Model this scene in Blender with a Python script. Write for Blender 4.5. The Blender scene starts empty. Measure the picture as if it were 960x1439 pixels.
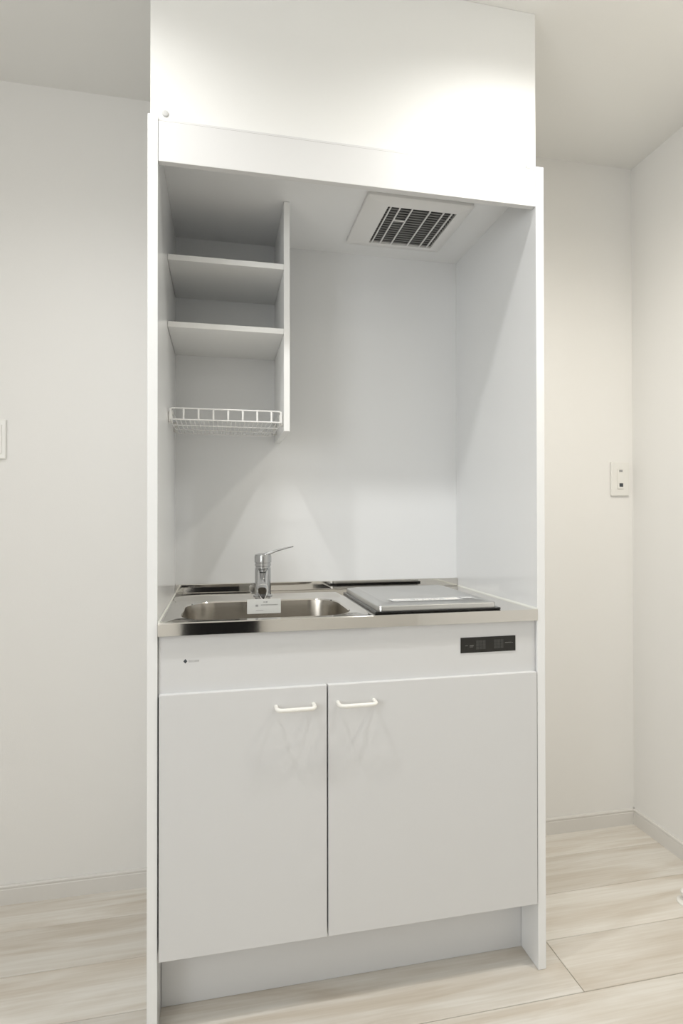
import bpy, bmesh, math, random
from mathutils import Vector, Matrix
random.seed(4)
PI = math.pi
scene = bpy.context.scene
COL = scene.collection

# ------------------------------------------------------------------ camera
F_PX = 804.54
CAM = Vector((.1472, -1.2294, 1.0706))
YAW, PITCH, ROLL = -.2083, .0066, -.0011
cd = bpy.data.cameras.new('camera')
cam = bpy.data.objects.new('camera', cd)
COL.objects.link(cam)
cd.sensor_fit = 'VERTICAL'
cd.sensor_height = 36.0
cd.lens = 36.0 * F_PX / 1439.0
cd.clip_start = .02
fw = Vector((-math.sin(YAW), math.cos(YAW), 0))
rt = Vector((math.cos(YAW), math.sin(YAW), 0))
up = Vector((0, 0, 1))
f2 = math.cos(PITCH)*fw + math.sin(PITCH)*up
u2 = -math.sin(PITCH)*fw + math.cos(PITCH)*up
r3 = math.cos(ROLL)*rt + math.sin(ROLL)*u2
u3 = -math.sin(ROLL)*rt + math.cos(ROLL)*u2
M = Matrix((r3, u3, -f2)).transposed().to_4x4()
M.translation = CAM
cam.matrix_world = M
scene.camera = cam

# ------------------------------------------------------------------ world, exposure
w = bpy.data.worlds.new('world')
scene.world = w
w.use_nodes = True
w.node_tree.nodes['Background'].inputs[0].default_value = (.8, .85, .95, 1)
w.node_tree.nodes['Background'].inputs[1].default_value = .3
scene.view_settings.view_transform = 'Standard'
scene.view_settings.look = 'None'
scene.view_settings.gamma = 1
scene.view_settings.use_curve_mapping = False
scene.view_settings.exposure = 0.0

CEIL = 2.283
YB = .5177
XR = 1.557
XL = -1.35
YF = -2.75

# ------------------------------------------------------------------ lamps (two room downlights, the rest added fill)
def spot(x, y, z, energy, angle, blend, radius, colour):
    l = bpy.data.lights.new('downlight_lamp', 'SPOT')
    l.energy = energy
    l.spot_size = math.radians(angle)
    l.spot_blend = blend
    l.shadow_soft_size = radius
    l.color = colour
    o = bpy.data.objects.new('downlight_lamp', l)
    o.location = (x, y, z)
    COL.objects.link(o)
    return o
POWER = {'left': 25, 'right': 24, 'side': 35, 'ceiling': .6, 'fill_window': 20.5, 'glow': .5}  # all but left and right feed added fill
LAMPS = [(-.19, -.33), (.82, -.33)]
for (lx, ly), pw in zip(LAMPS, (POWER['left'], POWER['right'])):
    spot(lx, ly, CEIL-.014, pw, 150, 1.0, .024, (1, .99, .97))
spot(1.30, -.42, CEIL-.014, POWER['side'], 164, 1.0, .05, (1, .93, .80))  # extra warm downlight, added as fill for the right side
# added fill: made-up round ceiling light behind the camera
pl = bpy.data.lights.new('fill_lamp', 'POINT')
pl.energy = POWER['ceiling']
pl.shadow_soft_size = .12
pl.color = (1, .985, .95)
po = bpy.data.objects.new('fill_lamp', pl)
po.location = (-.78, -1.6, CEIL-.2)
COL.objects.link(po)
# added fill area light at a made-up pane, left wall, behind the camera
al = bpy.data.lights.new('pane_fill', 'AREA')
al.shape = 'RECTANGLE'
al.size = 1.1
al.size_y = 1.2
al.energy = POWER['fill_window']
al.color = (.97, .99, 1)
ao = bpy.data.objects.new('pane_fill', al)
ao.location = (XL+.035, -1.95, 1.45)
ao.rotation_euler = (0, -PI/2, 0)
COL.objects.link(ao)

# ------------------------------------------------------------------ materials
def mat(name, col, rough=.5, metal=0., coat=0., spec=.5):
    m = bpy.data.materials.new(name)
    m.use_nodes = True
    b = m.node_tree.nodes['Principled BSDF']
    b.inputs['Base Color'].default_value = (*col, 1)
    b.inputs['Roughness'].default_value = rough
    b.inputs['Metallic'].default_value = metal
    b.inputs['Coat Weight'].default_value = coat
    b.inputs['Coat Roughness'].default_value = .06
    b.inputs['Specular IOR Level'].default_value = spec
    return m, b, m.node_tree

def noise_bump(t, b, scale, strength, dist=.001, vec=(1, 1, 1), detail=4):
    n = t.nodes
    tc = n.new('ShaderNodeTexCoord'); mp = n.new('ShaderNodeMapping')
    mp.inputs['Scale'].default_value = vec
    no = n.new('ShaderNodeTexNoise'); no.inputs['Scale'].default_value = scale
    no.inputs['Detail'].default_value = detail
    bu = n.new('ShaderNodeBump'); bu.inputs['Strength'].default_value = strength
    bu.inputs['Distance'].default_value = dist
    t.links.new(tc.outputs['Object'], mp.inputs[0]); t.links.new(mp.outputs[0], no.inputs[0])
    t.links.new(no.outputs[0], bu.inputs['Height']); t.links.new(bu.outputs[0], b.inputs['Normal'])
    return no

MAT = {}
def simple(key, col, rough=.5, metal=0., coat=0., spec=.5, bump=None):
    m, b, t = mat(key, col, rough, metal, coat, spec)
    no = noise_bump(t, b, *(bump or (60, .02)))
    MAT[key] = m
    return m, b, t
simple('wallpaper', (.88, .87, .845), .85, bump=(350, .25, .0006))
simple('wallpaper_box', (.85, .85, .83), .8, bump=(350, .2, .0005))
simple('ceiling_paper', (.88, .875, .85), .9, bump=(300, .25, .0006))
simple('melamine', (.69, .695, .70), .33, bump=(6, .03, .002))
simple('panel_edge', (.73, .73, .725), .4)
simple('gloss_panel', (.865, .875, .88), .16, bump=(5, .04, .002))
simple('soffit_panel', (.90, .91, .915), .2, bump=(5, .04, .002))
simple('shelf_board', (.89, .895, .885), .35)
simple('white_plastic', (.86, .85, .81), .3)
simple('cap_plastic', (.55, .55, .54), .4)
simple('gap_shade', (.42, .41, .39), .7)  # shade of the gap above the fascia, put into a colour
simple('white_wire', (.86, .86, .85), .3)
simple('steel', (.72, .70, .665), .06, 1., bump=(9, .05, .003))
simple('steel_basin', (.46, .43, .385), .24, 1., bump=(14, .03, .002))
simple('chrome', (.50, .505, .51), .09, 1.)
simple('dark_metal', (.10, .10, .10), .35, .6)
simple('black_glass', (.006, .006, .006), .12)
simple('panel_black', (.012, .011, .009), .3)
simple('grey_print', (.045, .045, .042), .5)
simple('light_print', (.16, .16, .15), .5)
simple('cover_metal', (.60, .60, .59), .28, 1., bump=(40, .06, .001))
simple('film', (.62, .63, .64), .22)
simple('paper_tag', (.72, .73, .71), .45)
simple('ink', (.05, .06, .07), .5)
simple('pale_ink', (.36, .36, .36), .5)
simple('fan_plastic', (.86, .86, .85), .4)
simple('fan_dark', (.045, .045, .045), .6)
simple('fan_slat', (.22, .22, .215), .5)
simple('sealant', (.82, .83, .78), .4)
simple('dark_slab', (.008, .008, .009), .6, spec=.15)  # for the added slab mirrored in the worktop edge
simple('baseboard', (.77, .75, .715), .45, bump=(30, .05, .001, (1, 8, 8)))
simple('joint_base', (.34, .30, .25), .8)
m, b, t = simple('fill_glow', (1, 1, 1), .4)
b.inputs['Emission Color'].default_value = (1, .97, .92, 1); b.inputs['Emission Strength'].default_value = 2 * POWER['glow']  # glow of the added ceiling fill

m, b, t = simple('lens_glow', (1, 1, 1), .4)
b.inputs['Emission Color'].default_value = (1, .97, .92, 1); b.inputs['Emission Strength'].default_value = 12
m, b, t = simple('frosted_fill', (.9, .92, .95), .5)
b.inputs['Emission Color'].default_value = (.93, .96, 1, 1); b.inputs['Emission Strength'].default_value = 1 * POWER['glow']  # glow of the added pane
# whitewashed wood, grain along X, tone varies per plank
m, b, t = mat('wood', (.7, .65, .57), .42)
n = t.nodes; L = t.links
tc = n.new('ShaderNodeTexCoord'); oi = n.new('ShaderNodeObjectInfo')
mul = n.new('ShaderNodeVectorMath'); mul.operation = 'SCALE'
cmb = n.new('ShaderNodeCombineXYZ')
L.new(oi.outputs['Random'], cmb.inputs[0]); L.new(oi.outputs['Random'], cmb.inputs[1]); L.new(oi.outputs['Random'], cmb.inputs[2])
L.new(cmb.outputs[0], mul.inputs[0]); mul.inputs['Scale'].default_value = 37
add = n.new('ShaderNodeVectorMath'); add.operation = 'ADD'
L.new(tc.outputs['Object'], add.inputs[0]); L.new(mul.outputs[0], add.inputs[1])
def grain(sx, sy, scale, detail, dist):
    mp = n.new('ShaderNodeMapping'); mp.inputs['Scale'].default_value = (sx, sy, 1)
    L.new(add.outputs[0], mp.inputs[0])
    no = n.new('ShaderNodeTexNoise'); no.inputs['Scale'].default_value = scale
    no.inputs['Detail'].default_value = detail; no.inputs['Distortion'].default_value = dist
    L.new(mp.outputs[0], no.inputs[0])
    return no
g1 = grain(.9, 7, 2.6, 5, .6)
g2 = grain(1.2, 40, 4, 6, .2)
r1 = n.new('ShaderNodeValToRGB')
r1.color_ramp.elements[0].position = .36; r1.color_ramp.elements[0].color = (.66, .60, .52, 1)
r1.color_ramp.elements[1].position = .60; r1.color_ramp.elements[1].color = (.80, .77, .715, 1)
L.new(g1.outputs[0], r1.inputs[0])
r2 = n.new('ShaderNodeValToRGB')
r2.color_ramp.elements[0].position = .3; r2.color_ramp.elements[0].color = (.91, .895, .87, 1)
r2.color_ramp.elements[1].position = .65; r2.color_ramp.elements[1].color = (1, 1, 1, 1)
L.new(g2.outputs[0], r2.inputs[0])
mx = n.new('ShaderNodeMixRGB'); mx.blend_type = 'MULTIPLY'; mx.inputs[0].default_value = 1
L.new(r1.outputs[0], mx.inputs[1]); L.new(r2.outputs[0], mx.inputs[2])
hsv = n.new('ShaderNodeHueSaturation')
mr = n.new('ShaderNodeMapRange'); mr.inputs['To Min'].default_value = .93; mr.inputs['To Max'].default_value = 1.05
L.new(oi.outputs['Random'], mr.inputs[0]); L.new(mr.outputs[0], hsv.inputs['Value'])
L.new(mx.outputs[0], hsv.inputs['Color']); L.new(hsv.outputs[0], b.inputs['Base Color'])
bu = n.new('ShaderNodeBump'); bu.inputs['Strength'].default_value = .08; bu.inputs['Distance'].default_value = .001
L.new(g2.outputs[0], bu.inputs['Height']); L.new(bu.outputs[0], b.inputs['Normal'])
MAT['wood'] = m

# ------------------------------------------------------------------ helpers
def thing(name, label, cat, loc=(0, 0, 0), group=None):
    o = bpy.data.objects.new(name, None)
    o.empty_display_size = .05
    COL.objects.link(o)
    o.location = loc
    o['label'] = label; o['category'] = cat
    if group: o['group'] = group
    return o

def obj(name, bm, m, parent=None, label=None, smooth=False, kind=None):
    """bm in world coordinates; stored relative to the thing (and to a mesh origin of zero for parts)."""
    me = bpy.data.meshes.new(name)
    bmesh.ops.recalc_face_normals(bm, faces=bm.faces)
    off = Vector((0, 0, 0))
    p = parent
    while p is not None:
        off += Vector(p.location); p = p.parent
    bmesh.ops.translate(bm, verts=bm.verts, vec=-off)
    bm.to_mesh(me); bm.free()
    me.materials.append(MAT[m])
    if smooth:
        me.shade_smooth()
        try: me.set_sharp_from_angle(angle=math.radians(38))
        except Exception: pass
    o = bpy.data.objects.new(name, me)
    COL.objects.link(o)
    if parent: o.parent = parent
    if label: o['label'] = label
    if kind: o['kind'] = kind
    return o

def add_box(bm, x0, x1, y0, y1, z0, z1, bev=0., seg=2):
    r = bmesh.ops.create_cube(bm, size=1)
    vs = r['verts']
    for v in vs:
        v.co = Vector(((x0+x1)/2 + v.co.x*(x1-x0), (y0+y1)/2 + v.co.y*(y1-y0), (z0+z1)/2 + v.co.z*(z1-z0)))
    if bev:
        es = list({e for v in vs for e in v.link_edges})
        bmesh.ops.bevel(bm, geom=es, offset=bev, segments=seg, affect='EDGES', profile=.5, clamp_overlap=True)
    return bm
def box(*a, **k): return add_box(bmesh.new(), *a, **k)

def add_loft(bm, loops, cap0=True, cap1=True, closed=True):
    rings = [[bm.verts.new(p) for p in lp] for lp in loops]
    for a, c in zip(rings, rings[1:]):
        N = len(a)
        for i in range(N if closed else N-1):
            j = (i+1) % N
            bm.faces.new((a[i], a[j], c[j], c[i]))
    if cap0: bm.faces.new(rings[0][::-1])
    if cap1: bm.faces.new(rings[-1])
    return rings

def add_lathe(bm, c, prof, N=32, axis=(0, 0, 1)):
    ax = Vector(axis).normalized()
    q = Vector((0, 0, 1)).rotation_difference(ax)
    loops = []
    for r, h in prof:
        loops.append([Vector(c) + q @ Vector((r*math.cos(2*PI*i/N), r*math.sin(2*PI*i/N), h)) for i in range(N)])
    add_loft(bm, loops)
    return bm

def add_tube(bm, pts, r, N=10, rs=None):
    pts = [Vector(p) for p in pts]
    loops = []
    nrm = None
    for i, p in enumerate(pts):
        if i == 0: d = pts[1]-pts[0]
        elif i == len(pts)-1: d = pts[-1]-pts[-2]
        else: d = (pts[i+1]-p).normalized() + (p-pts[i-1]).normalized()
        d.normalize()
        if nrm is None:
            nrm = d.orthogonal().normalized()
        else:
            nrm = (nrm - d*nrm.dot(d)).normalized()
        bn = d.cross(nrm)
        rr = rs[i] if rs else r
        loops.append([p + rr*(math.cos(2*PI*k/N)*nrm + math.sin(2*PI*k/N)*bn) for k in range(N)])
    add_loft(bm, loops)
    return bm

def rrect(x0, x1, y0, y1, r, z, n=10):
    pts = []
    for cx, cy, a0 in ((x1-r, y1-r, 0), (x0+r, y1-r, PI/2), (x0+r, y0+r, PI), (x1-r, y0+r, 3*PI/2)):
        for i in range(n+1):
            a = a0 + (PI/2)*i/n
            pts.append(Vector((cx+r*math.cos(a), cy+r*math.sin(a), z)))
    return pts

def rect_like(x0, x1, y0, y1, z, n=10):
    """rectangle sampled with the same count and order as rrect (corner i of each group sits on the corner)."""
    pts = []
    cs = ((x1, y1), (x0, y1), (x0, y0), (x1, y0))
    for k, (cx, cy) in enumerate(cs):
        prv = cs[k-1]; nxt = cs[(k+1) % 4]
        h = n//2
        for i in range(n+1):
            if i < h: s = (h-i)/h*.22; q = prv
            elif i > h: s = (i-h)/(n-h)*.22; q = nxt
            else: s = 0; q = (cx, cy)
            pts.append(Vector((cx+(q[0]-cx)*s, cy+(q[1]-cy)*s, z)))
    return pts

def structure(o):
    o['kind'] = 'structure'
    return o

# ------------------------------------------------------------------ room shell
structure(obj('wall_back', box(XL-.1, XR+.1, YB, YB+.1, -.05, CEIL+.05), 'wallpaper'))
structure(obj('wall_right', box(XR, XR+.1, YF-.1, YB, -.05, CEIL+.05), 'wallpaper'))
structure(obj('wall_left', box(XL-.1, XL, YF-.1, YB, -.05, CEIL+.05), 'wallpaper'))
structure(obj('wall_front', box(XL, XR, YF-.1, YF, -.05, CEIL+.05), 'wallpaper'))
structure(obj('ceiling', box(XL-.1, XR+.1, YF-.1, YB+.1, CEIL, CEIL+.1), 'ceiling_paper'))
wb = structure(obj('wall_bulkhead', box(.003, .8915, .02, YB, 1.9003, CEIL, bev=.0015), 'wallpaper_box'))
for cx, cz in ((.0335, 1.9165), (.8705, 1.9105)):
    c = add_lathe(bmesh.new(), (cx, .02, cz), [(.0068, -.002), (.0068, .0015), (.0055, .0028), (.0018, .0032)], 20, (0, -1, 0))
    obj('screw_cap', c, 'cap_plastic', wb, smooth=True)
# made-up dark slab behind the camera, added for the worktop's dark reflection
d1 = structure(obj('added_dark_slab', box(-.105, .41, YF, YF+.03, 0.002, 2.0, bev=.003), 'dark_slab'))
# made-up glowing pane in the left wall, added to go with the fill
wn = structure(obj('fill_window_1', box(XL+.0005, XL+.02, -2.45, -1.45, .9, 2.0), 'frosted_fill'))
for q_ in ((-2.49, -2.45, .86, 2.04), (-1.45, -1.41, .86, 2.04), (-2.45, -1.45, .86, .9), (-2.45, -1.45, 2.0, 2.04)):
    obj('fill_window_frame', box(XL+.0005, XL+.033, *q_, bev=.002), 'white_plastic', wn)
# floor with planks
fl = structure(obj('floor', box(XL-.1, XR+.1, YF-.1, YB+.1, -.06, -.004), 'joint_base'))
ROW = .158; Y0 = -.0755
rows = [Y0 + ROW*k for k in range(-17, 4)]
PL = 1.82
meshes = {}
for k, y0 in enumerate(rows):
    y1 = y0 + ROW
    kk = k - 17
    off = {0: .9485, 1: .42-.12, 2: .62, 3: .02, -1: .40, -2: 1.1}.get(kk, random.uniform(0, PL))
    if kk == 0: off = .9485
    if kk == 1: off = 0.46
    if kk == 2: off = .36
    if kk == -1: off = .30
    x = off - PL*4
    if kk == 3: y1e = YB
    while x < XR:
        xa, xb = max(x, XL), min(x+PL, XR)
        ya, yb_ = max(y0, YF), min(y1, YB)
        if xb - xa > .01 and yb_ - ya > .01:
            g = .0007
            key = (round(xb-xa, 3), round(yb_-ya, 3))
            if key not in meshes:
                bm = box(0, xb-xa-2*g, 0, yb_-ya-2*g, -.0045, 0, bev=.0011, seg=1)
                me = bpy.data.meshes.new('floor_plank'); bm.to_mesh(me); bm.free()
                me.materials.append(MAT['wood'])
                meshes[key] = me
            o = bpy.data.objects.new('floor_plank', meshes[key])
            o.location = (xa+g, ya+g, 0); o.parent = fl
            COL.objects.link(o)
        x += PL
# baseboards: moulded profile (depth, height)
prof = [(0, .0), (.0075, .0), (.0075, .041), (.0062, .043), (.0062, .045), (.0078, .0465), (.0078, .050), (.006, .053), (0, .053)]
bm = bmesh.new(); add_loft(bm, [[Vector((XL, YB-d, z)) for d, z in prof], [Vector((0.0, YB-d, z)) for d, z in prof]])
structure(obj('baseboard_back', bm, 'baseboard'))
bm = bmesh.new(); add_loft(bm, [[Vector((.9, YB-d, z)) for d, z in prof], [Vector((XR-.0006, YB-d, z)) for d, z in prof]])
structure(obj('baseboard_back', bm, 'baseboard'))
bm = bmesh.new(); add_loft(bm, [[Vector((XR-d, YF, z)) for d, z in prof], [Vector((XR-d, YB-.0006, z)) for d, z in prof]])
structure(obj('baseboard_right', bm, 'baseboard'))
bm = bmesh.new(); add_loft(bm, [[Vector((XL+d, YF, z)) for d, z in prof], [Vector((XL+d, YB-.008, z)) for d, z in prof]])
structure(obj('baseboard_left', bm, 'baseboard'))

# ------------------------------------------------------------------ kitchen surround
T = .0205; XI0, XI1 = T, .9-T; YI = .472; SOF = 1.871
sur = thing('kitchen_surround', 'tall glossy white kitchenette surround with side panels and top fascia', 'kitchen surround', (.45, 0, 0))
obj('side_panel', box(0, T, 0, YB-.001, 0.0006, 1.9, bev=.0009), 'gloss_panel', sur)
obj('side_panel', box(.9-T, .9, 0, YB-.001, 0.0006, 1.9, bev=.0009), 'gloss_panel', sur)
obj('back_panel', box(XI0, XI1, YI, YI+.006, .80, SOF), 'gloss_panel', sur)
obj('soffit_panel', box(XI0, XI1, .0240, YB-.002, SOF, 1.9), 'soffit_panel', sur)
obj('top_strip', box(XI0+.0003, XI1-.0003, .0110, .0238, 1.8898, 1.8998, bev=.0006), 'panel_edge', sur)
obj('gap_shade_strip', box(XI0+.0003, XI1-.0003, .0030, .0238, 1.8879, 1.8897), 'gap_shade', sur)  # dark strip standing in for shade in the gap over the fascia
obj('fascia', box(XI0+.0008, XI1-.0008, 0.0002, .0155, 1.804, 1.8877, bev=.0009), 'panel_edge', sur)

# ------------------------------------------------------------------ base cabinet
cab = thing('base_cabinet', 'white two-door base cabinet under the steel worktop', 'cabinet', (.45, .1, 0))
bm = bmesh.new()
add_box(bm, XI0+.001, XI0+.013, .0185, .46, .162, .8)
add_box(bm, XI1-.013, XI1-.001, .0185, .46, .162, .8)
add_box(bm, XI0+.013, XI1-.013, .0185, .46, .162, .175)
add_box(bm, .368, .381, .0185, .45, .175, .695)
add_box(bm, XI0+.013, XI1-.013, .45, .46, .175, .8)
obj('body', bm, 'melamine', cab)
obj('kickboard', box(XI0+.0008, XI1-.0008, .078, .092, .0008, .161), 'melamine', cab)
fp = obj('front_panel', box(XI0+.001, XI1-.001, .008, .018, .695, .8225, bev=.0008), 'melamine', cab)
DZ0, DZ1 = .1585, .7025
def door(x0, x1, hx):
    d = obj('door', box(x0, x1, -.0035, .0135, DZ0, DZ1, bev=.001), 'melamine', cab)
    hw = .0405; zc = .6635; r = .0045; b_ = .012; yy = -.032
    pts = [(hx-hw, -.0035, zc)]
    pts.append((hx-hw, yy+b_, zc))
    for i in range(1, 7):
        a = i/6*PI/2
        pts.append((hx-hw+b_-b_*math.cos(a), yy+b_-b_*math.sin(a), zc))
    mir = [(2*hx-p[0], p[1], p[2]) for p in pts][::-1]
    bm = bmesh.new(); add_tube(bm, pts+mir, r, 12)
    obj('handle', bm, 'white_plastic', d, smooth=True)
    return d
door(.0237, .3733, .3037)
door(.3765, .8762, .4383)
# touch control panel in the front panel
cp = obj('control_panel', box(.689, .827, .0065, .0082, .7532, .7887, bev=.0006), 'panel_black', fp, label='black touch control strip with faint grey symbols')
for (x0, x1, z0, z1) in ((.700, .7065, .7695, .7705), (.711, .721, .7685, .7705), (.711, .719, .7662, .7672),
                         (.800, .8155, .7725, .7740), (.8165, .820, .7722, .7732)):
    obj('symbol', box(x0, x1, .0061, .0066, z0, z1), 'light_print', fp)
for xa in (.727, .772):
    for i in range(3):
        for j in range(3):
            obj('key_mark', box(xa+i*.0082, xa+i*.0082+.0072, .0061, .0066, .7605+j*.0072, .7605+j*.0072+.0062), 'grey_print', fp)
# maker's emblem: a dark diamond-like mark and a row of tiny grey letters
bm = bmesh.new()
cx, cz = .0755, .7675
lp0 = [Vector((cx+.0036*math.cos(a)*(1.15 if k % 2 == 0 else .8), .0078, cz+.0042*math.sin(a)*(1.15 if k % 2 == 0 else .8))) for k, a in enumerate([i*PI/4 for i in range(8)])]
lp1 = [p + Vector((0, .0006, 0)) for p in lp0]
add_loft(bm, [lp0, lp1])
obj('emblem', bm, 'ink', fp, label='tiny dark emblem mark')
bm = bmesh.new()
x = .0825
for k, (wd, strokes) in enumerate([(.0028, 'lb'), (.0026, 'o'), (.0026, 's'), (.0022, 't'), (.0026, 'o'), (.0028, 'n'), (.0026, 'h')]):
    z0, z1 = .7652, .7690
    s = .0006
    if 'l' in strokes or strokes in 'thn': add_box(bm, x, x+s, .0078, .0083, z0, z1+(.0006 if strokes in 'th' else 0))
    if strokes in 'ot' or 'b' in strokes:
        add_box(bm, x, x+wd-.0006, .0078, .0083, z0, z0+s)
    if strokes in 'onhs' or 'b' in strokes:
        add_box(bm, x, x+wd-.0006, .0078, .0083, z1-s, z1)
    if strokes in 'onh' or 'b' in strokes: add_box(bm, x+wd-.0012, x+wd-.0006, .0078, .0083, z0, z1)
    if strokes == 'o': add_box(bm, x, x+s, .0078, .0083, z0, z1)
    if strokes == 's':
        add_box(bm, x, x+wd-.0006, .0078, .0083, (z0+z1)/2-.0003, (z0+z1)/2+.0003); add_box(bm, x, x+wd-.0006, .0078, .0083, z0, z0+s)
    x += wd + .0005
obj('wordmark', bm, 'pale_ink', fp, label='tiny grey wordmark lettering')

# ------------------------------------------------------------------ worktop
HZ = .85; NZ = .8235; YN = -.0035
wt = thing('worktop', 'polished stainless steel worktop with sink set in the kitchenette', 'worktop', (.45, .2, .82))
bx0, bx1, by0, by1 = .062, .447, .038, .302      # basin opening
rx0, rx1, ry0, ry1 = .0300, .4720, .0100, .3270   # lowered field round the basin
XS = .4795
N_ = 12
bm = bmesh.new()
wx0 = XI0 + .0006; wx1 = XI1 - .0006
loops = [rect_like(wx0, XS, YN, YI-.0006, NZ, N_), rect_like(wx0, XS, YN, YI-.0006, HZ-.002, N_),
         rect_like(wx0+.0002, XS, YN+.0018, YI-.0006, HZ, N_),
         rrect(rx0, rx1, ry0, ry1, .008, HZ, N_), rrect(rx0+.003, rx1-.003, ry0+.003, ry1-.003, .006, HZ-.0022, N_),
         rrect(bx0-.006, bx1+.006, by0-.006, by1+.006, .078, HZ-.0022, N_),
         rrect(bx0-.002, bx1+.002, by0-.002, by1+.002, .074, HZ-.0030, N_),
         rrect(bx0, bx1, by0, by1, .072, HZ-.006, N_)]
add_loft(bm, loops, cap0=False, cap1=False)
add_box(bm, XS, wx1, YN, YI-.0006, NZ, HZ, bev=0)
obj('top_sheet', bm, 'steel', wt, smooth=True)
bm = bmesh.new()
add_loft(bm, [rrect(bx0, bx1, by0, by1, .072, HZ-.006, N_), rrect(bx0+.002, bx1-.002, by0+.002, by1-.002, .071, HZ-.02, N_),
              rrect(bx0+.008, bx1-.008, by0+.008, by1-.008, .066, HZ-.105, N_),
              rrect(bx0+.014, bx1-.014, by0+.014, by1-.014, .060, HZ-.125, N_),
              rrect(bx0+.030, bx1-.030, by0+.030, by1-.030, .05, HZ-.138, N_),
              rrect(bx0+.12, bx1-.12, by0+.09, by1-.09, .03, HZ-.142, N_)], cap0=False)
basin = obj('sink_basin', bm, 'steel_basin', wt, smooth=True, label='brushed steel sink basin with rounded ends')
bm = add_lathe(bmesh.new(), (.256, .17, HZ-.1425), [(.052, 0), (.052, .003), (.045, .004), (.040, -.0005), (.02, .001)], 32)
obj('drain', bm, 'dark_metal', basin, smooth=True)
bm = bmesh.new()
add_box(bm, wx0, wx1, .460, YI-.0006, HZ, .875, bev=.0015)
obj('backguard', bm, 'steel', wt)
for xa, xb in ((wx0, wx0+.003), (wx1-.003, wx1)):
    bm = bmesh.new()
    add_loft(bm, [[Vector((xa, .0, HZ)), Vector((xb, .0, HZ)), Vector((xa if xa < .4 else xb, .0, HZ+.0035))],
                  [Vector((xa, .459, HZ)), Vector((xb, .459, HZ)), Vector((xa if xa < .4 else xb, .459, HZ+.0035))]])
    obj('sealant_bead', bm, 'sealant', wt)

# ------------------------------------------------------------------ faucet
fx, fy = .261, .352
ft = thing('faucet', 'chrome single-lever mixer faucet behind the sink', 'faucet', (fx, fy, HZ))
bm = add_lathe(bmesh.new(), (fx, fy, HZ), [(.026, 0), (.026, .004), (.0228, .006), (.0218, .012), (.0218, .078), (.0205, .0795), (.0205, .083), (.0222, .0845), (.0222, .090)], 36)
obj('body', bm, 'chrome', ft, smooth=True)
bm = add_lathe(bmesh.new(), (fx, fy, HZ+.0915), [(.0205, -.0015), (.0205, .001), (.0232, .002), (.0232, .018), (.0215, .0235), (.013, .0262), (.004, .0268)], 36)
cap = obj('cap', bm, 'chrome', ft, smooth=True)
# lever: flat tapering bar rising to the right
def bar(bm, pts, ws, hs, n=12):
    pts = [Vector(p) for p in pts]; loops = []
    for i, p in enumerate(pts):
        d = (pts[min(i+1, len(pts)-1)] - pts[max(i-1, 0)]).normalized()
        side = d.cross(Vector((0, 0, 1))).normalized(); upv = side.cross(d)
        lp = []
        for k in range(n):
            a = 2*PI*k/n
            ca, sa = math.cos(a), math.sin(a)
            e = .55
            lp.append(p + side*ws[i]/2*math.copysign(abs(ca)**e, ca) + upv*hs[i]/2*math.copysign(abs(sa)**e, sa))
        loops.append(lp)
    add_loft(bm, loops)
bm = bmesh.new()
bar(bm, [(fx-.004, fy+.003, HZ+.1085), (fx+.014, fy-.004, HZ+.1175), (fx+.040, fy-.010, HZ+.1265), (fx+.066, fy-.015, HZ+.1335), (fx+.082, fy-.018, HZ+.1370)],
    [.026, .022, .016, .0135, .012], [.012, .0095, .0062, .0045, .0035])
obj('lever', bm, 'chrome', ft, smooth=True)
bm = bmesh.new()
sp0 = Vector((fx, fy-.006, .9185)); sp1 = Vector((.2475, .188, .8865))
pts = [sp0.lerp(sp1, s) for s in (0, .25, .5, .75, .93, 1)]
bar(bm, pts, [.030, .027, .0245, .0235, .023, .020], [.028, .025, .0225, .021, .0205, .018], 16)
sp = obj('spout', bm, 'chrome', ft, smooth=True)
bm = add_lathe(bmesh.new(), (.2487, .199, .8805), [(.009, .002), (.0095, -.010), (.0075, -.0115)], 20)
obj('aerator', bm, 'dark_metal', sp, smooth=True)

# paper tag hanging from the spout
tg = thing('notice_tag', 'small printed white card tag hanging from the faucet spout over the sink', 'tag', (.252, .183, .849))
card = box(.2105, .2925, .1815, .1822, .8318, .8672, bev=.0002)
card = obj('card', card, 'paper_tag', tg)
bm = bmesh.new()
def ink(bm, x0, x1, z0, z1): add_box(bm, x0, x1, .1811, .1817, z0, z1)
ink(bm, .2500, .2525, .8588, .8612); ink(bm, .2537, .2550, .8585, .8615); ink(bm, .2562, .2598, .8583, .8617)
for k in range(13):
    x0 = .2440+k*.0032
    ink(bm, x0, x0+.0021, .8520, .8540)
    if k % 3: ink(bm, x0+.0007, x0+.0013, .8510, .8546)
ink(bm, .2310, .2372, .8492, .8540)
for k in range(6):
    ink(bm, .2325+k*.0030, .2325+k*.0030+.0018, .8395, .8408)
obj('print', bm, 'pale_ink', card, label='small grey printed lines')
bm = bmesh.new()
add_tube(bm, [(.2500, .1822, .8650), (.2440, .190, .8700), (.2370, .2005, .8850), (.2400, .2030, .8985), (.2500, .203, .9010), (.2600, .203, .8985), (.2625, .2005, .8850), (.2555, .190, .8700), (.2520, .1822, .8650)], .0006, 6)
obj('string', bm, 'white_plastic', tg, smooth=True)

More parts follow.
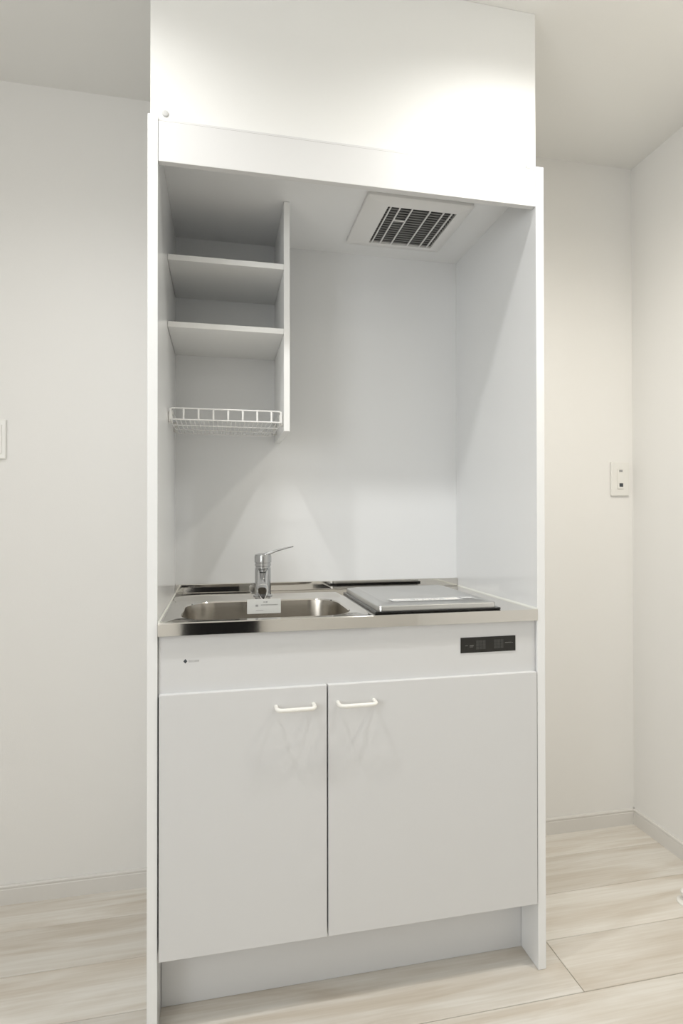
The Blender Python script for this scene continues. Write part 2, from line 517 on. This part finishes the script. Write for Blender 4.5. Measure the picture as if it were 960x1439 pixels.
# ------------------------------------------------------------------ hob
hob = thing('induction_hob', 'black glass hob under a silver metal cover on the right of the worktop', 'hob', (.64, .19, HZ))
obj('glass_plate', box(.4870, .7925, .0125, .3560, HZ+.0002, .8548, bev=.0012), 'black_glass', hob)
bm = bmesh.new()
add_loft(bm, [rrect(.4955, .7870, .0205, .3600, .012, .8549, 6), rrect(.4955, .7870, .0205, .3600, .012, .8630, 6),
              rrect(.4972, .7853, .0222, .3583, .011, .8655, 6),
              rrect(.5190, .7640, .0440, .3365, .010, .8705, 6), rrect(.5215, .7615, .0465, .3340, .009, .8695, 6)])
cov = obj('cover_plate', bm, 'cover_metal', hob, smooth=True, label='silver metal protective cover')
bm = box(.5400, .7150, .0500, .0900, .8706, .8711, bev=.0002)
lab = obj('film_strip', bm, 'film', cov) 
lab['label'] = 'pale plastic film strip with printed letters'
bm = bmesh.new()
for k in range(9):
    x0 = .600 + k*.0072
    add_box(bm, x0, x0+.0016, .053, .074, .8710, .8714)
    if k % 2 == 0: add_box(bm, x0, x0+.0052, .0715, .0742, .8710, .8714)
    if k % 3 != 1: add_box(bm, x0, x0+.0052, .053, .0557, .8710, .8714)
    if k % 2: add_box(bm, x0+.0038, x0+.0052, .053, .074, .8710, .8714)
add_box(bm, .548, .590, .074, .0765, .8710, .8714); add_box(bm, .548, .575, .079, .081, .8710, .8714); add_box(bm, .675, .708, .056, .078, .8710, .8714)
obj('print', bm, 'white_plastic', hob, label='white printed letters on the film strip')
obj('film_patch', box(.7200, .7500, .0640, .0900, .8706, .8711, bev=.0002), 'film', hob)

# ------------------------------------------------------------------ hanging shelf unit
YS = .22; SX0, SX1 = .3045, .3198
sh = thing('shelf_unit', 'white open shelf unit in the upper left corner of the kitchenette', 'shelf', (.17, .35, 1.285))
obj('side_board', box(SX0, SX1, YS, YI-.0005, 1.2852, SOF-.0005, bev=.0012), 'shelf_board', sh)
for z0, z1 in ((1.6970, 1.7110), (1.5325, 1.5465)):
    obj('shelf', box(XI0+.0004, SX0-.0002, YS+.001, YI-.0005, z0, z1, bev=.0009), 'shelf_board', sh)

# wire dish rack
rk = thing('wire_rack', 'white wire dish rack below the lowest shelf', 'rack', (.16, .35, 1.3))
zt, zl = 1.3350, 1.3075; ya, ybk = YS+.004, .455; xa, xb = .0275, .2975
wr = .0019
def wire(name, pts, r=wr):
    bm = bmesh.new(); add_tube(bm, pts, r, 8)
    return obj(name, bm, 'white_wire', rk, smooth=True)
wire('rim_wire', [(xa, ybk, zt-.001), (xa, ya+.008, zt), (xa+.003, ya+.002, zt), (xa+.008, ya, zt), (xb-.008, ya, zt), (xb-.003, ya+.002, zt), (xb, ya+.008, zt), (xb, ybk, zt-.001)])
wire('front_wire', [(xa, ya, zl), (xb, ya, zl)])
wire('rear_wire', [(xa, ybk, zl-.002), (xb, ybk, zl-.002)])
wire('side_wire', [(xa, ya, zl), (xa, ybk, zl-.002)]); wire('side_wire', [(xb, ya, zl), (xb, ybk, zl-.002)])
for x in [xa] + [xa+.031+.0358*k for k in range(7)] + [xb]:
    bm = bmesh.new()
    add_box(bm, x-.0022, x+.0022, ya-.0012, ya+.0012, zl, zt)
    obj('upright', bm, 'white_wire', rk)
for k in range(1, 24):
    x = xa + (xb-xa)*k/24
    wire('base_wire', [(x, ya, zl+.001), (x, ybk, zl-.001)], .0012)
for k in (1, 2):
    y = ya + (ybk-ya)*k/3
    wire('cross_wire', [(xa, y, zl-.0025), (xb, y, zl-.0035)], .0015)
for y in (ya+.03, ybk-.03):
    bm = bmesh.new(); add_box(bm, xb-.002, SX0-.0004, y-.008, y+.008, zl-.004, zt-.004, bev=.001)
    obj('bracket', bm, 'white_plastic', rk)
    bm = bmesh.new(); add_box(bm, XI0+.0004, xa+.002, y-.008, y+.008, zl-.004, zt-.004, bev=.001)
    obj('bracket', bm, 'white_plastic', rk)

# ------------------------------------------------------------------ ventilation fan
vf = thing('ventilation_fan', 'square white ventilation fan with dark grille in the kitchenette soffit', 'fan', (.645, .26, 1.86))
gx0, gx1, gy0, gy1 = .5665, .7535, .1725, .3690
bm = bmesh.new()
px0, px1, py0, py1 = .5040, .7860, .1320, .3920
add_loft(bm, [rrect(px0, px1, py0, py1, .006, SOF-.0003, 6), rrect(px0, px1, py0, py1, .006, 1.8640, 6), rrect(px0+.004, px1-.004, py0+.004, py1-.004, .004, 1.8610, 6),
              rrect(gx0, gx1, gy0, gy1, .002, 1.8610, 6), rrect(gx0, gx1, gy0, gy1, .002, SOF-.0012, 6)], cap0=True, cap1=False)
obj('cover', bm, 'fan_plastic', vf, smooth=True)
obj('filter_mesh', box(gx0-.001, gx1+.001, gy0-.001, gy1+.001, 1.8682, 1.8700), 'fan_dark', vf, label='dark grey filter behind the grille')
ns = 16
for k in range(ns):
    y = gy0 + (gy1-gy0)*(k+.5)/ns
    bm = bmesh.new(); add_box(bm, gx0, gx1, y-.0026, y+.0026, 1.8655, 1.8668)
    obj('slat', bm, 'fan_slat', vf)
for x in (.5752, .6000, .6330, .6822, .7195, .7415):
    bm = bmesh.new(); add_box(bm, x-.0017, x+.0017, gy0, gy1, 1.8612, 1.8650, bev=.0005)
    obj('grille_bar', bm, 'fan_plastic', vf)
bm = bmesh.new(); add_box(bm, .6017, .6313, .236, .2405, 1.8612, 1.8648, bev=.0005)
obj('grille_bar', bm, 'fan_plastic', vf)

# ------------------------------------------------------------------ wall plates
def plate(name, label, cat, x0, x1, z0, z1):
    t_ = thing(name, label, cat, ((x0+x1)/2, YB, z0))
    obj('faceplate', box(x0, x1, YB-.007, YB-.0002, z0, z1, bev=.0025), 'white_plastic', t_)
    return t_
pr_ = plate('wall_outlet', 'small white wall outlet plate with a dark jack right of the kitchenette', 'outlet', 1.4675, 1.5385, 1.1385, 1.2555)
obj('insert', box(1.4905, 1.5155, YB-.0095, YB-.0068, 1.163, 1.232, bev=.0008), 'white_plastic', pr_)
obj('button', box(1.497, 1.509, YB-.011, YB-.0093, 1.2215, 1.2285, bev=.0005), 'pale_ink', pr_)
obj('jack', box(1.4975, 1.5115, YB-.0102, YB-.0090, 1.1700, 1.1820, bev=.0004), 'ink', pr_, label='dark socket opening')
pl_ = plate('light_switch', 'white light switch plate on the wall at the left edge', 'switch', -.504, -.434, 1.2285, 1.3385)
obj('rocker', box(-.494, -.444, YB-.0095, YB-.0068, 1.243, 1.324, bev=.0015), 'white_plastic', pl_)

# ------------------------------------------------------------------ door stop on the floor
ds = thing('door_stop', 'round white door stop on the floor at the right edge', 'door stop', (1.4100, .128, 0))
bm = add_lathe(bmesh.new(), (1.4100, .128, .0002), [(.026, 0), (.026, .0035), (.022, .006), (.013, .008), (.012, .020)], 28)
obj('base', bm, 'white_plastic', ds, smooth=True)
bm = add_lathe(bmesh.new(), (1.4100, .128, .0202), [(.012, 0), (.017, .002), (.017, .010), (.014, .013), (.005, .014)], 28)
obj('bumper', bm, 'white_plastic', ds, smooth=True)

# ------------------------------------------------------------------ lamp housings in the ceiling
for k, (lx, ly) in enumerate(LAMPS + [(1.30, -.42)]):  # third housing belongs to the added fill downlight
    o = thing('downlight', ('round recessed downlight above the left front corner of the kitchenette', 'round recessed downlight above the right front corner of the kitchenette', 'added round fill downlight near the right wall')[k], 'light', (lx, ly, CEIL))
    bm = bmesh.new()
    Nn = 32
    def ring(r, z): return [Vector((lx+r*math.cos(2*PI*i/Nn), ly+r*math.sin(2*PI*i/Nn), z)) for i in range(Nn)]
    add_loft(bm, [ring(.055, CEIL-.0003), ring(.055, CEIL-.004), ring(.045, CEIL-.005), ring(.043, CEIL-.0006)], cap0=True, cap1=True)
    obj('trim_ring', bm, 'white_plastic', o, smooth=True)
    obj('lens', add_lathe(bmesh.new(), (lx, ly, CEIL-.004), [(.042, 0), (.042, .003)], 32), 'lens_glow', o, smooth=True)
o = thing('fill_light', 'added round white fill light on the ceiling behind the camera', 'light', (-.78, -1.6, CEIL))
obj('shade', add_lathe(bmesh.new(), (-.78, -1.6, CEIL-.0003), [(.25, 0), (.25, -.03), (.23, -.055), (.1, -.064), (.01, -.065)], 40), 'fill_glow', o, smooth=True)  # made-up housing of the added ceiling fill
